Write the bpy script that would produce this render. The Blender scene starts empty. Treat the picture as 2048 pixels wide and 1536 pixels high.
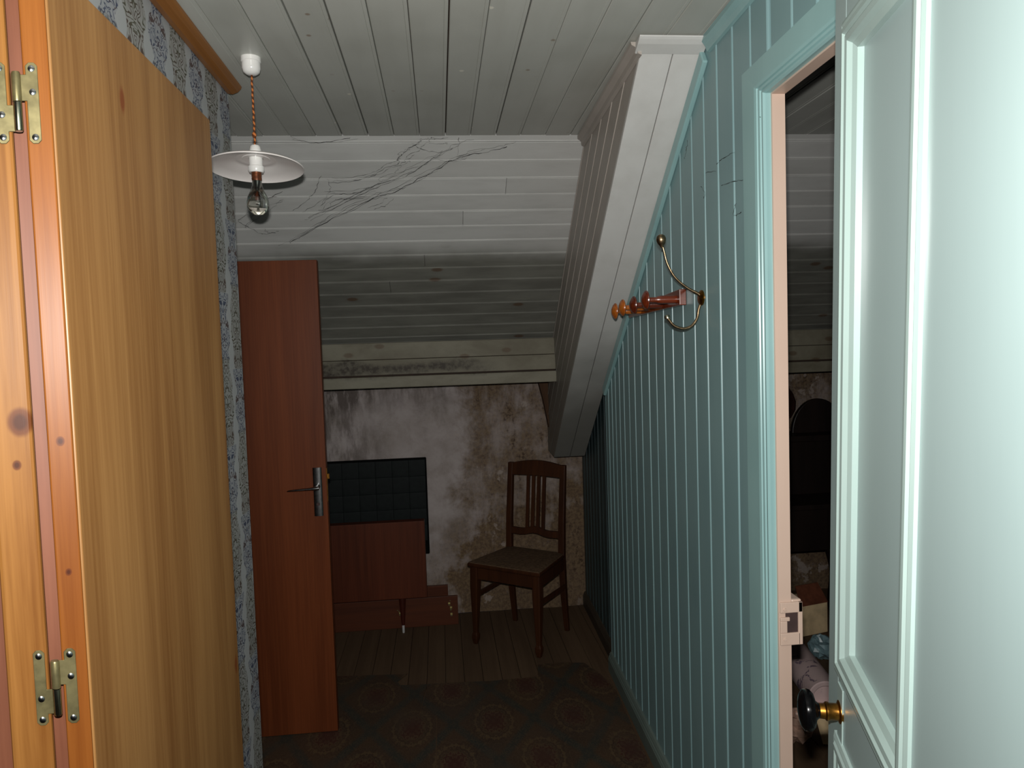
import bpy, math, random
from mathutils import Matrix, Vector
random.seed(7)
S = bpy.context.scene
COL = S.collection

# ------------------------------------------------------------------ camera
cam = bpy.data.cameras.new('camera')
cam.sensor_fit = 'HORIZONTAL'; cam.sensor_width = 36.0
cam.lens = 36.0 * 1442.0 / 2048.0
cam.clip_start = 0.02
camo = bpy.data.objects.new('camera', cam); COL.objects.link(camo)
camo.matrix_world = Matrix((
    (0.99444865, 0.03710549, -0.09846349, 0.0),
    (-0.10022659, 0.04909936, -0.99375243, 0.0),
    (-0.03203918, 0.99810442, 0.05254575, 1.6),
    (0, 0, 0, 1)))
S.camera = camo

# ------------------------------------------------------------------ light
w = bpy.data.worlds.new('world'); S.world = w; w.use_nodes = True
w.node_tree.nodes['Background'].inputs[0].default_value = (0.75, 0.85, 1.0, 1)
w.node_tree.nodes['Background'].inputs[1].default_value = 0.004
# the photographer's on-camera flash: a little above and left of the lens
fl = bpy.data.lights.new('camera_flash', 'AREA')
fl.shape = 'RECTANGLE'; fl.size = 0.032; fl.size_y = 0.016
fl.energy = 33.0; fl.color = (1.0, 0.985, 0.95)
fl.spread = math.radians(170)
flo = bpy.data.objects.new('camera_flash', fl); COL.objects.link(flo)
flo.location = (-0.003, 0.0, 1.672)
flo.rotation_euler = (math.radians(90 + 2), 0, math.radians(-4.0))

S.view_settings.view_transform = 'Standard'
S.view_settings.look = 'None'
S.view_settings.gamma = 1.0
S.view_settings.use_curve_mapping = False
S.view_settings.exposure = 0.0

# ------------------------------------------------------------------ helpers
def lin(c):
    c = c / 255.0
    return c / 12.92 if c <= 0.04045 else ((c + 0.055) / 1.055) ** 2.4
def rgb(r, g, b):
    return (lin(r), lin(g), lin(b), 1.0)

def tag(o, label=None, cat=None, group=None, kind=None):
    if label: o['label'] = label
    if cat: o['category'] = cat
    if group: o['group'] = group
    if kind: o['kind'] = kind
    return o

def empty(name, loc=(0, 0, 0), rz=0.0):
    o = bpy.data.objects.new(name, None); COL.objects.link(o)
    o.location = loc; o.rotation_euler = (0, 0, rz); o.empty_display_size = 0.05
    return o

class MB:
    def __init__(self): self.v = []; self.f = []
    def add(self, vs, fs):
        n = len(self.v); self.v += [tuple(p) for p in vs]
        self.f += [tuple(i + n for i in f) for f in fs]; return self
    def box(self, x0, x1, y0, y1, z0, z1):
        return self.add([(x0,y0,z0),(x1,y0,z0),(x1,y1,z0),(x0,y1,z0),(x0,y0,z1),(x1,y0,z1),(x1,y1,z1),(x0,y1,z1)],
                        [(3,2,1,0),(4,5,6,7),(0,1,5,4),(1,2,6,5),(2,3,7,6),(3,0,4,7)])
    def prism(self, poly, fn, d0, d1):
        n = len(poly)
        vs = [fn(a, b, d0) for a, b in poly] + [fn(a, b, d1) for a, b in poly]
        fs = [tuple(range(n))[::-1], tuple(range(n, 2 * n))]
        fs += [(i, (i + 1) % n, n + (i + 1) % n, n + i) for i in range(n)]
        return self.add(vs, fs)
    def loft(self, rings, caps=True, closed=True):
        n = len(rings[0]); vs = [p for r in rings for p in r]; fs = []
        for k in range(len(rings) - 1):
            for i in range(n if closed else n - 1):
                j = (i + 1) % n
                fs.append((k*n+i, k*n+j, (k+1)*n+j, (k+1)*n+i))
        if caps: fs += [tuple(range(n))[::-1], tuple(range((len(rings)-1)*n, len(rings)*n))]
        return self.add(vs, fs)
    def lathe(self, prof, o=(0,0,0), ax=(0,0,1), n=24):
        ax = Vector(ax).normalized(); u = ax.orthogonal().normalized(); q = ax.cross(u); o = Vector(o)
        rings = []
        for r, h in prof:
            r = max(r, 1e-5)
            rings.append([o + ax*h + u*(r*math.cos(2*math.pi*i/n)) + q*(r*math.sin(2*math.pi*i/n)) for i in range(n)])
        return self.loft(rings)
    def tube(self, pts, r, n=8):
        pts = [Vector(p) for p in pts]; rings = []; u = None
        for i, p in enumerate(pts):
            t = (pts[min(i+1, len(pts)-1)] - pts[max(i-1, 0)]).normalized()
            if u is None: u = t.orthogonal().normalized()
            u = (u - t*u.dot(t)).normalized(); q = t.cross(u)
            rr = r[i] if isinstance(r, (list, tuple)) else r
            rings.append([p + u*(rr*math.cos(2*math.pi*k/n)) + q*(rr*math.sin(2*math.pi*k/n)) for k in range(n)])
        return self.loft(rings)
    def build(self, name, mat, parent=None, smooth=False, bevel=0.0, kind=None, seg=2):
        me = bpy.data.meshes.new(name); me.from_pydata(self.v, [], self.f); me.update()
        import bmesh
        bm = bmesh.new(); bm.from_mesh(me); bmesh.ops.recalc_face_normals(bm, faces=bm.faces[:]); bm.to_mesh(me); bm.free()
        me.materials.append(mat)
        o = bpy.data.objects.new(name, me); COL.objects.link(o)
        if parent: o.parent = parent
        if smooth:
            for p in me.polygons: p.use_smooth = True
            try: me.set_sharp_from_angle(angle=math.radians(38))
            except Exception: pass
        if bevel:
            m = o.modifiers.new('bevel', 'BEVEL'); m.width = bevel; m.segments = seg; m.limit_method = 'ANGLE'
        if kind: o['kind'] = kind
        return o

def spline(P, k=8):
    P = [Vector(p) for p in P]; out = []
    for i in range(len(P) - 1):
        a, b, c, d = P[max(i-1,0)], P[i], P[i+1], P[min(i+2,len(P)-1)]
        for s in range(k):
            t = s / k
            out.append(0.5*((2*b) + (c-a)*t + (2*a-5*b+4*c-d)*t*t + (3*b-a-3*c+d)*t**3))
    out.append(P[-1]); return out

def clip(poly, a, b, c):           # keep a*x + b*y <= c
    out = []
    for i in range(len(poly)):
        p, q = poly[i], poly[(i+1) % len(poly)]
        dp, dq = a*p[0]+b*p[1]-c, a*q[0]+b*q[1]-c
        if dp <= 0: out.append(p)
        if (dp < 0 < dq) or (dq < 0 < dp):
            t = dp/(dp-dq); out.append((p[0]+(q[0]-p[0])*t, p[1]+(q[1]-p[1])*t))
    return out

# ------------------------------------------------------------------ node expressions
class X:
    def __init__(s, nt, v): s.nt = nt; s.v = v
    def _m(s, op, *o, clamp=False):
        n = s.nt.nodes.new('ShaderNodeMath'); n.operation = op; n.use_clamp = clamp
        for i, q in enumerate((s,) + o):
            q = q.v if isinstance(q, X) else q
            if isinstance(q, (int, float)): n.inputs[i].default_value = q
            else: s.nt.links.new(q, n.inputs[i])
        return X(s.nt, n.outputs[0])
    def __add__(s, o): return s._m('ADD', o)
    __radd__ = __add__
    def __sub__(s, o): return s._m('SUBTRACT', o)
    def __rsub__(s, o): return X(s.nt, o)._m('SUBTRACT', s)
    def __mul__(s, o): return s._m('MULTIPLY', o)
    __rmul__ = __mul__
    def __truediv__(s, o): return s._m('DIVIDE', o)
    def abs(s): return s._m('ABSOLUTE')
    def fract(s): return s._m('FRACT')
    def floor(s): return s._m('FLOOR')
    def mod(s, o): return s._m('FLOORED_MODULO', o)
    def max(s, o): return s._m('MAXIMUM', o)
    def min(s, o): return s._m('MINIMUM', o)
    def sin(s): return s._m('SINE')
    def pw(s, o): return s._m('POWER', o)
    def sat(s): return s._m('ADD', 0.0, clamp=True)
    def step(s, a, b):
        n = s.nt.nodes.new('ShaderNodeMapRange'); n.interpolation_type = 'SMOOTHSTEP'
        s.nt.links.new(s.v, n.inputs[0]); n.inputs[1].default_value = a; n.inputs[2].default_value = b
        if a > b:
            n.inputs[1].default_value = b; n.inputs[2].default_value = a
            n.inputs[3].default_value = 1.0; n.inputs[4].default_value = 0.0
        return X(s.nt, n.outputs[0])

class Mat:
    def __init__(s, name):
        s.m = bpy.data.materials.new(name); s.m.use_nodes = True; s.nt = s.m.node_tree
        s.b = s.nt.nodes['Principled BSDF']; s.c = None
    def co(s, rnd=False):
        n = s.nt.nodes.new('ShaderNodeTexCoord'); v = n.outputs['Object']
        if rnd:
            oi = s.nt.nodes.new('ShaderNodeObjectInfo')
            k = s.nt.nodes.new('ShaderNodeVectorMath'); k.operation = 'SCALE'
            s.nt.links.new(oi.outputs['Location'], k.inputs[0]); k.inputs['Scale'].default_value = 1.0
            cb = s.nt.nodes.new('ShaderNodeCombineXYZ')
            r = X(s.nt, oi.outputs['Random'])
            for i, f in enumerate((17.0, 9.0, 23.0)): s.nt.links.new((r*f).v, cb.inputs[i])
            a = s.nt.nodes.new('ShaderNodeVectorMath'); a.operation = 'ADD'
            s.nt.links.new(v, a.inputs[0]); s.nt.links.new(cb.outputs[0], a.inputs[1]); v = a.outputs[0]
        s.v = v
        sp = s.nt.nodes.new('ShaderNodeSeparateXYZ'); s.nt.links.new(v, sp.inputs[0])
        return tuple(X(s.nt, o) for o in sp.outputs)
    def vec(s, x, y, z):
        cb = s.nt.nodes.new('ShaderNodeCombineXYZ')
        for i, q in enumerate((x, y, z)):
            if isinstance(q, X): s.nt.links.new(q.v, cb.inputs[i])
            else: cb.inputs[i].default_value = q
        return cb.outputs[0]
    def noise(s, v, scale=5, detail=4, rough=0.55, dist=0.0):
        n = s.nt.nodes.new('ShaderNodeTexNoise'); s.nt.links.new(v, n.inputs['Vector'])
        n.inputs['Scale'].default_value = scale; n.inputs['Detail'].default_value = detail
        n.inputs['Roughness'].default_value = rough; n.inputs['Distortion'].default_value = dist
        return X(s.nt, n.outputs[0])
    def voro(s, v, scale=5, dim='3D'):
        n = s.nt.nodes.new('ShaderNodeTexVoronoi'); n.voronoi_dimensions = dim; s.nt.links.new(v, n.inputs['Vector']); n.inputs['Scale'].default_value = scale
        return X(s.nt, n.outputs['Distance'])
    def rnd(s):
        return X(s.nt, s.nt.nodes.new('ShaderNodeObjectInfo').outputs['Random'])
    def mix(s, f, a, b):
        n = s.nt.nodes.new('ShaderNodeMix'); n.data_type = 'RGBA'
        if isinstance(f, X): s.nt.links.new(f.v, n.inputs[0])
        else: n.inputs[0].default_value = f
        for q, i in ((a, 6), (b, 7)):
            if isinstance(q, tuple): n.inputs[i].default_value = q
            else: s.nt.links.new(q, n.inputs[i])
        return n.outputs[2]
    def fin(s, col, rough=0.5, spec=0.5, bump=None, bs=0.2, bd=0.002, metal=0.0, coat=0.0):
        b = s.b
        if isinstance(col, tuple): b.inputs['Base Color'].default_value = col
        else: s.nt.links.new(col, b.inputs['Base Color'])
        if isinstance(rough, X): s.nt.links.new(rough.v, b.inputs['Roughness'])
        else: b.inputs['Roughness'].default_value = rough
        b.inputs['Specular IOR Level'].default_value = spec
        b.inputs['Metallic'].default_value = metal
        b.inputs['Coat Weight'].default_value = coat; b.inputs['Coat Roughness'].default_value = 0.27
        if bump is not None:
            n = s.nt.nodes.new('ShaderNodeBump'); n.inputs['Strength'].default_value = bs; n.inputs['Distance'].default_value = bd
            s.nt.links.new(bump.v, n.inputs['Height']); s.nt.links.new(n.outputs[0], b.inputs['Normal'])
        return s.m

def plain(name, col, rough=0.5, spec=0.5, metal=0.0, var=0.15, scale=20, bump=0.0):
    m = Mat(name); m.co()
    n = m.noise(m.v, scale, 3)
    dark = tuple(c*(1-var*2) for c in col[:3]) + (1,)
    lite = tuple(min(1, c*(1+var)) for c in col[:3]) + (1,)
    return m.fin(m.mix(n.step(0.25, 0.75), dark, lite), rough, spec, n if bump else None, bump, 0.002, metal)

def wood(name, c1, c2, axis='z', freq=14.0, stretch=0.05, rough=0.45, spec=0.5, coat=0.0, knots=None, rnd=True, fine=90, bs=0.08, spots=()):
    m = Mat(name); x, y, z = m.co(rnd)
    sc = {'x': (stretch, 1, 1), 'y': (1, stretch, 1), 'z': (1, 1, stretch)}[axis]
    v = m.vec(x*sc[0], y*sc[1], z*sc[2])
    a = m.noise(v, freq, 5, 0.6, 0.8)
    sf = tuple(0.02 if q < 1 else 1.0 for q in sc)
    g = m.noise(m.vec(x*sf[0], y*sf[1], z*sf[2]), fine, 3, 0.6)
    t = (a.step(0.3, 0.72)*0.7 + g.step(0.35, 0.7)*0.3)
    col = m.mix(t, c1, c2)
    if knots:
        kc, ks, kr = knots
        k = m.voro(m.vec(x + y, z*0.45, 0.0), ks, '2D')
        col = m.mix(k.step(kr, kr*0.4), col, kc)
    if spots:                      # single knots, at their place in the board
        ge = m.nt.nodes.new('ShaderNodeNewGeometry'); sp = m.nt.nodes.new('ShaderNodeSeparateXYZ')
        m.nt.links.new(ge.outputs['Position'], sp.inputs[0])
        wx, wy, wz = (X(m.nt, o) for o in sp.outputs)
        for sx, sz, sr in spots:
            dx = (wx - sx)/sr; dz = (wz - sz)/(sr*1.5)
            d = (dx*dx + dz*dz).pw(0.5)
            col = m.mix((d + (a - 0.5)*0.5).step(1.15, 0.75)*0.85, col, rgb(84, 40, 18))
            col = m.mix((d + (a - 0.5)*0.3).step(0.75, 0.35)*0.7, col, rgb(52, 22, 12))
    return m.fin(col, rough, spec, g + a*0.5, bs, 0.001, 0, coat)

def paint(name, col, dirt, amt=0.5, rough=0.42, spec=0.45, rust=None, streak='z', bright=None):
    m = Mat(name); x, y, z = m.co(True)
    st = {'x': (.12, 1, 1), 'y': (1, .12, 1), 'z': (1, 1, .12), None: (1, 1, 1)}[streak]
    v = m.vec(x*st[0], y*st[1], z*st[2])
    a = m.noise(v, 9, 5, 0.6); b = m.noise(m.v, 3.0, 3); f = m.noise(v, 60, 3)
    c = m.mix((a.step(0.35, 0.8)*0.5 + b.step(0.4, 0.75)*0.5)*amt, col, dirt)
    r = m.rnd()
    c = m.mix((r - 0.5).abs()*0.25, c, dirt)
    if rust:
        s = m.voro(m.v, 7.0, '2D')
        c = m.mix(m.voro(m.v, 2.6, '2D').step(0.022, 0.012)*0.8, c, rgb(228, 224, 210))
        c = m.mix(s.step(0.06, 0.025)*m.noise(m.v, 1.3, 2).step(0.60, 0.64)*0.6, c, rust)
    return m.fin(c, rough, spec, f + b*0.4, 0.06, 0.001)

# ------------------------------------------------------------------ materials
WHITE = rgb(196, 196, 190)
m_ceil = paint('ceiling_paint', rgb(190, 191, 184), rgb(150, 150, 140), 0.55, 0.38, 0.4, rgb(120, 90, 60), 'y')
def mk_beam(name, c1, c2, rust):
    m = Mat(name); x, y, z = m.co()
    a = m.noise(m.v, 7, 5, 0.6); b = m.noise(m.v, 2.6, 4); f = m.noise(m.v, 60, 3)
    c = m.mix(a.step(0.35, 0.8)*0.4, c1, c2)
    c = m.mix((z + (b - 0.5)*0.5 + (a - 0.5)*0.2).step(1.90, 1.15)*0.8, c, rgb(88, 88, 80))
    if rust: c = m.mix(m.voro(m.v, 5.0).step(0.07, 0.03)*b.step(0.5, 0.56)*0.7, c, rgb(96, 62, 34))
    return m.fin(c, 0.45, 0.4, f + b*0.4, 0.06, 0.001)
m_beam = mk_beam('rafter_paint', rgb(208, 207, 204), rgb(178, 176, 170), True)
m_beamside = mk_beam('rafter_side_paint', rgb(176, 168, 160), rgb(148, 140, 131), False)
def mk_plate():
    m = Mat('plate_paint'); x, y, z = m.co()
    a = m.noise(m.vec(x*0.5, y, z), 6, 6, 0.65, 0.3); b = m.noise(m.v, 45, 4, 0.7); f = m.noise(m.vec(x*0.1, y, z), 60, 3)
    c = m.mix(a.step(0.3, 0.7), rgb(128, 124, 108), rgb(104, 98, 82))
    mo = ((z - 1.505).abs() + (a - 0.5)*0.18).step(0.050, 0.010)*(x + (a - 0.5)*0.6).step(0.35, 0.05)
    c = m.mix(mo*(0.55 + b.step(0.4, 0.6)*0.4), c, rgb(46, 36, 26))
    c = m.mix(m.voro(m.vec(x*0.5, z, 0.0), 6.0, '2D').step(0.10, 0.05)*0.55, c, rgb(80, 54, 32))
    return m.fin(c, 0.55, 0.3, f + b*0.3, 0.08, 0.001)
m_plate = mk_plate()
m_gap = plain('gap_dark_wood', rgb(52, 36, 26), 0.8)
m_turq = paint('turquoise_paint', rgb(129, 160, 162), rgb(108, 140, 145), 0.6, 0.36, 0.5, None, 'z')
m_turq_trim = paint('turquoise_trim_paint', rgb(147, 184, 184), rgb(113, 150, 152), 0.5, 0.3, 0.5, None, 'z')
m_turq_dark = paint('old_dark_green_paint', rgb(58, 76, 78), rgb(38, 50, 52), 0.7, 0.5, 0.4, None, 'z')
m_leaf = paint('pale_turquoise_door_paint', rgb(143, 161, 160), rgb(132, 150, 150), 0.5, 0.34, 0.5, None, 'z')
m_leafmould = paint('pale_moulding_paint', rgb(144, 162, 158), rgb(126, 145, 139), 0.5, 0.32, 0.5, None, 'z')
m_pink = paint('pink_cream_paint', rgb(206, 182, 166), rgb(186, 158, 140), 0.5, 0.4, 0.45, rgb(90, 60, 50), 'z')
m_base_old = paint('worn_dark_baseboard', rgb(70, 62, 52), rgb(38, 32, 27), 0.9, 0.55, 0.35, None, 'y')
m_base = paint('grey_turquoise_baseboard', rgb(108, 122, 116), rgb(82, 94, 90), 0.7, 0.45, 0.4, None, 'y')

# sloping ceiling: upper boards grey-white, lower boards darker and knotty
def mk_slope():
    m = Mat('slope_paint'); tc = m.nt.nodes.new('ShaderNodeNewGeometry')
    sp = m.nt.nodes.new('ShaderNodeSeparateXYZ'); m.nt.links.new(tc.outputs['Position'], sp.inputs[0])
    px, py, pz = (X(m.nt, o) for o in sp.outputs)
    m.co(True)
    v = m.vec(px*0.5, py*2.0, pz*2.0)
    a = m.noise(v, 7, 5, 0.6); b = m.noise(m.vec(px, py, pz), 2.2, 4); f = m.noise(m.vec(px*.1, py, pz), 90, 2)
    c = m.mix(a.step(0.35, 0.8)*0.5, rgb(198, 198, 195), rgb(168, 167, 164))
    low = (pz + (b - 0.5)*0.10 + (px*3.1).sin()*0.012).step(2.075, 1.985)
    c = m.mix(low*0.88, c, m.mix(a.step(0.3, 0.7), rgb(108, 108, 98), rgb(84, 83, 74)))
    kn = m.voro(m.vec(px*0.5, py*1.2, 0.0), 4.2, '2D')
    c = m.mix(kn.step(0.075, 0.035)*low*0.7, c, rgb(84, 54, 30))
    c = m.mix((m.rnd() - 0.5).abs()*0.3, c, rgb(130, 128, 118))
    return m.fin(c, 0.45, 0.4, f + a*0.5, 0.06, 0.001)
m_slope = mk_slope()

def mk_plaster():
    m = Mat('mouldy_plaster'); x, y, z = m.co()
    v = m.vec(x*1.0, y, z*0.28)
    st = m.noise(v, 16, 6, 0.7); big = m.noise(m.v, 2.3, 5, 0.6, 0.4); mid = m.noise(m.v, 7, 6, 0.65, 0.3); fine = m.noise(m.v, 55, 4, 0.7)
    base = m.mix(mid.step(0.3, 0.75), rgb(176, 166, 164), rgb(150, 140, 134))
    # grey mildew at the left top, brown damp to the right of the quilted panel and along the floor
    grey = ((x + (big - 0.5)*0.5).step(-0.30, -0.62)*0.75 + (z + (mid - 0.5)*0.15).step(1.18, 1.36)*0.6)*(st.step(0.36, 0.62))
    base = m.mix(grey.sat()*0.85, base, rgb(82, 72, 66))
    br = (x + (big - 0.5)*0.55 + (mid - 0.5)*0.28 - (z - 0.7)*0.05).step(0.03, 0.20)
    fl = (z + (big - 0.5)*0.8 - x*0.25).step(0.62, 0.30)
    brown = (br*0.9 + fl*0.75)*(0.45 + 0.55*(mid*0.5 + st*0.5).step(0.36, 0.6))
    base = m.mix(brown.sat()*0.92, base, m.mix(fine.step(0.35, 0.65), rgb(116, 94, 66), rgb(84, 64, 44)))
    dk = (st*0.6 + fine*0.4).step(0.55, 0.66)*(x.step(0.1, 0.5)*0.8 + 0.15)
    base = m.mix(dk.sat()*0.9, base, rgb(52, 36, 26))
    pl = (m.noise(m.v, 3.1, 5, 0.7).step(0.60, 0.63))*x.step(-0.2, 0.1)
    base = m.mix(pl*0.55, base, rgb(172, 160, 152))
    return m.fin(base, 0.85, 0.2, mid*0.7 + fine*0.5, 0.5, 0.004)
m_plaster = mk_plaster()

def mk_wallpaper():
    m = Mat('damask_wallpaper'); x, y, z = m.co()
    P, R = 0.130, 0.445
    cidx = (y/P).floor(); odd = cidx.mod(2.0)
    u = ((y/P).fract() - 0.5).abs()*P           # folded: each motif mirrored on its own axis
    v = ((z/R) + odd*0.5).fract()*R
    q = m.vec(u, v, 0.37)
    n1 = m.noise(q, 24, 1.5, 0.5, 0.9); n2 = m.noise(q, 46, 1, 0.5, 0.5)
    l1 = ((n1*8.0).fract() - 0.5).abs().step(0.20, 0.10)      # curling contour lines
    l2 = ((n2*5.0).fract() - 0.5).abs().step(0.22, 0.12)
    wA = ((v - 0.125).abs()*-0.20 + 0.060) + ((v*75.0).sin()*0.006)
    envA = (u - wA).step(0.003, -0.003)*((v - 0.125).abs()).step(0.140, 0.130)
    wB = (((v - 0.27)*28.0).sin().abs()*0.030 + 0.028)
    envB = (u - wB).step(0.003, -0.003)*((v - 0.355).abs()).step(0.108, 0.098)
    ground = m.mix(m.noise(m.v, 2.0, 3).step(0.3, 0.7), rgb(182, 184, 184), rgb(168, 171, 172))
    brown = m.mix(m.noise(q, 18, 1).step(0.45, 0.55), rgb(84, 66, 58), rgb(76, 74, 56))
    blue = m.mix(m.noise(q, 26, 1).step(0.48, 0.58), rgb(66, 74, 98), rgb(84, 66, 64))
    c = m.mix(envA*0.5, ground, rgb(140, 138, 128))
    c = m.mix(envA*l1*0.92, c, brown)
    c = m.mix(envB*0.4, c, rgb(134, 138, 148))
    c = m.mix(envB*l2*0.92, c, blue)
    return m.fin(c, 0.6, 0.3, n2, 0.03, 0.001)
m_paper = mk_wallpaper()

def mk_lino():
    m = Mat('linoleum_pattern'); x, y, z = m.co()
    p = (x*0.866 + y*0.5)/0.30; q = (x*-0.866 + y*0.5)/0.30
    fu = (p.fract() - 0.5).abs(); fv = (q.fract() - 0.5).abs()
    r = (fu*fu + fv*fv).pw(0.5)
    ang = m.noise(m.vec(fu.max(fv), fu.min(fv), 0.2), 9, 2, 0.6, 1.5)
    band = fu.max(fv).step(0.40, 0.47)
    star = (r + (ang - 0.5)*0.36)
    c = m.mix(m.noise(m.v, 5, 4).step(0.3, 0.7), rgb(72, 54, 40), rgb(60, 47, 38))
    c = m.mix(band*0.8, c, rgb(48, 52, 48))
    c = m.mix((star - 0.30).abs().step(0.03, 0.01)*0.6, c, rgb(98, 80, 56))
    c = m.mix(star.step(0.20, 0.16)*0.7, c, rgb(68, 38, 33))
    c = m.mix((star - 0.19).abs().step(0.025, 0.008)*0.5, c, rgb(94, 76, 54))
    c = m.mix((ang - 0.5).abs().step(0.05, 0.02)*0.35, c, rgb(90, 74, 55))
    c = m.mix(m.noise(m.v, 3.0, 5, 0.7).step(0.45, 0.7)*0.6, c, rgb(70, 58, 48))
    return m.fin(c, 0.55, 0.3, ang, 0.04, 0.001)
m_lino = mk_lino()

m_plank = wood('floor_plank_wood', rgb(80, 62, 46), rgb(98, 78, 59), 'y', 10, 0.08, 0.7, 0.25)
m_pine = wood('varnished_pine', rgb(104, 62, 24), rgb(146, 100, 50), 'z', 30, 0.04, 0.42, 0.15, 0.0, None, True, 120, 0.12, ((-0.509, 1.527, 0.0125), (-0.5144, 1.475, 0.0045), (-0.506, 1.19, 0.004)))
m_pine_o = wood('orange_varnished_pine', rgb(108, 58, 19), rgb(140, 84, 34), 'z', 30, 0.04, 0.40, 0.19, 0.0, None, True, 120, 0.12, ((-0.4722, 1.500, 0.0042), (-0.4725, 1.335, 0.003)))
m_ply = wood('plywood_veneer', rgb(122, 81, 41), rgb(158, 116, 68), 'z', 11, 0.05, 0.42, 0.4, 0.05, (rgb(120, 64, 30), 2.6, 0.03), False, 150, 0.05)
m_mahog = wood('mahogany_door_veneer', rgb(82, 38, 17), rgb(110, 56, 28), 'z', 8, 0.05, 0.45, 0.18, 0.0, None, False, 140, 0.04)
m_cab = wood('red_brown_veneer', rgb(70, 32, 18), rgb(94, 46, 27), 'z', 12, 0.05, 0.45, 0.18, 0.0, None, False, 140, 0.04)
m_board = wood('brown_board_veneer', rgb(70, 32, 15), rgb(92, 46, 22), 'x', 12, 0.05, 0.5, 0.3, 0.0, None, False)
m_chair = wood('dark_stained_chair_wood', rgb(46, 24, 12), rgb(66, 36, 18), 'z', 20, 0.06, 0.5, 0.2, 0.0, None, False)
m_seat = plain('brown_seat_cloth', rgb(92, 72, 54), 0.8, 0.2, 0, 0.2, 60, 0.2)
m_legd = wood('dark_tapered_leg_wood', rgb(58, 22, 14), rgb(80, 32, 20), 'z', 20, 0.06, 0.35, 0.5, 0.0, None, False)
m_peg = wood('varnished_red_brown_wood', rgb(84, 30, 12), rgb(120, 48, 20), 'x', 20, 0.1, 0.25, 0.6, 0.4, None, False)
m_pegl = wood('amber_varnished_wood', rgb(150, 76, 20), rgb(186, 104, 34), 'x', 20, 0.1, 0.25, 0.6, 0.4, None, False)
m_trimw = wood('brown_cornice_wood', rgb(128, 80, 34), rgb(160, 106, 52), 'y', 14, 0.08, 0.4, 0.4, 0.1, None, False)
m_recess = wood('red_brown_rebate', rgb(96, 54, 36), rgb(124, 76, 54), 'z', 14, 0.1, 0.5, 0.3)
m_raw = wood('raw_dark_timber', rgb(58, 40, 28), rgb(84, 60, 42), 'z', 14, 0.1, 0.8, 0.2)
m_quilt = plain('black_quilted_vinyl', rgb(23, 28, 28), 0.65, 0.16, 0, 0.1, 40, 0.1)
m_quiltseam = plain('black_vinyl_seam', rgb(4, 5, 5), 0.8, 0.1)
m_enamel = paint('white_enamel', rgb(232, 226, 222), rgb(206, 196, 192), 0.5, 0.22, 0.6, None, None)
m_porc = plain('white_porcelain', rgb(236, 234, 230), 0.15, 0.6, 0, 0.03)
m_brass = plain('aged_brass', rgb(150, 104, 44), 0.35, 0.5, 1.0, 0.25, 90)
m_hookm = plain('tarnished_brass', rgb(150, 128, 100), 0.32, 0.5, 1.0, 0.2, 120)
m_rust = plain('rusty_bulb_cap', rgb(120, 68, 40), 0.45, 0.5, 0.6, 0.25, 120)
m_zinc = plain('yellowed_zinc_plate', rgb(140, 130, 92), 0.36, 0.5, 0.75, 0.15, 60, 0.03)
m_zincb = plain('bright_zinc', rgb(180, 178, 156), 0.22, 0.5, 1.0, 0.1, 60)
m_screw = plain('steel_screw', rgb(150, 150, 150), 0.22, 0.5, 1.0, 0.1)
m_steel = plain('dull_aluminium', rgb(150, 150, 150), 0.26, 0.5, 1.0, 0.15, 80)
m_black = plain('black_gloss', rgb(6, 6, 7), 0.2, 0.12, 0, 0.1)
m_hole = plain('dark_recess', rgb(66, 48, 46), 0.8)
m_web = plain('dusty_cobweb', rgb(46, 46, 46), 0.9, 0.1)
m_dark = wood('near_black_wood', rgb(22, 16, 14), rgb(36, 26, 22), 'z', 14, 0.1, 0.4, 0.4, 0.0, None, False)
m_hat = plain('dark_brown_felt', rgb(52, 30, 24), 0.9, 0.1, 0, 0.2, 30, 0.2)
m_chrome = plain('chrome', rgb(235, 235, 235), 0.4, 0.6, 0.4, 0.03)

def mk_cord():
    m = Mat('twisted_cloth_cord'); x, y, z = m.co()
    s = ((z*420.0) + (x*300.0)).sin()
    return m.fin(m.mix(s.step(-0.2, 0.3), rgb(92, 50, 26), rgb(196, 116, 62)), 0.8, 0.2, s, 0.3, 0.002)
m_cord = mk_cord()

def mk_glass():
    m = Mat('clear_bulb_glass'); b = m.b; m.co()
    b.inputs['Base Color'].default_value = (0.93, 0.92, 0.88, 1); b.inputs['Roughness'].default_value = 0.02
    b.inputs['Transmission Weight'].default_value = 1.0; b.inputs['IOR'].default_value = 1.45
    n = m.noise(m.v, 300, 2)
    m.nt.links.new((n*0.05).v, b.inputs['Roughness'])
    return m.m
m_glass = mk_glass()

def mk_roll():
    m = Mat('lilac_printed_roll'); x, y, z = m.co()
    a = m.noise(m.v, 16, 4, 0.6, 0.6); b = m.noise(m.v, 6, 3)
    c = m.mix(b.step(0.3, 0.7), rgb(226, 200, 196), rgb(206, 180, 178))
    c = m.mix((a - 0.62).abs().step(0.05, 0.02)*0.8, c, rgb(96, 80, 104))
    c = m.mix(a.step(0.68, 0.74)*0.6, c, rgb(150, 60, 48))
    return m.fin(c, 0.6, 0.3)
m_roll = mk_roll()
m_cream = plain('cream_card', rgb(232, 204, 160), 0.7, 0.3, 0, 0.12, 14)
m_flap = plain('brown_card', rgb(112, 64, 44), 0.7, 0.3, 0, 0.15, 30)
m_blue = plain('pale_blue_plastic', rgb(126, 154, 160), 0.25, 0.5, 0, 0.2, 25)
m_pinkp = plain('pinkish_crumpled_plastic', rgb(196, 160, 140), 0.25, 0.5, 0, 0.2, 25)

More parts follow.
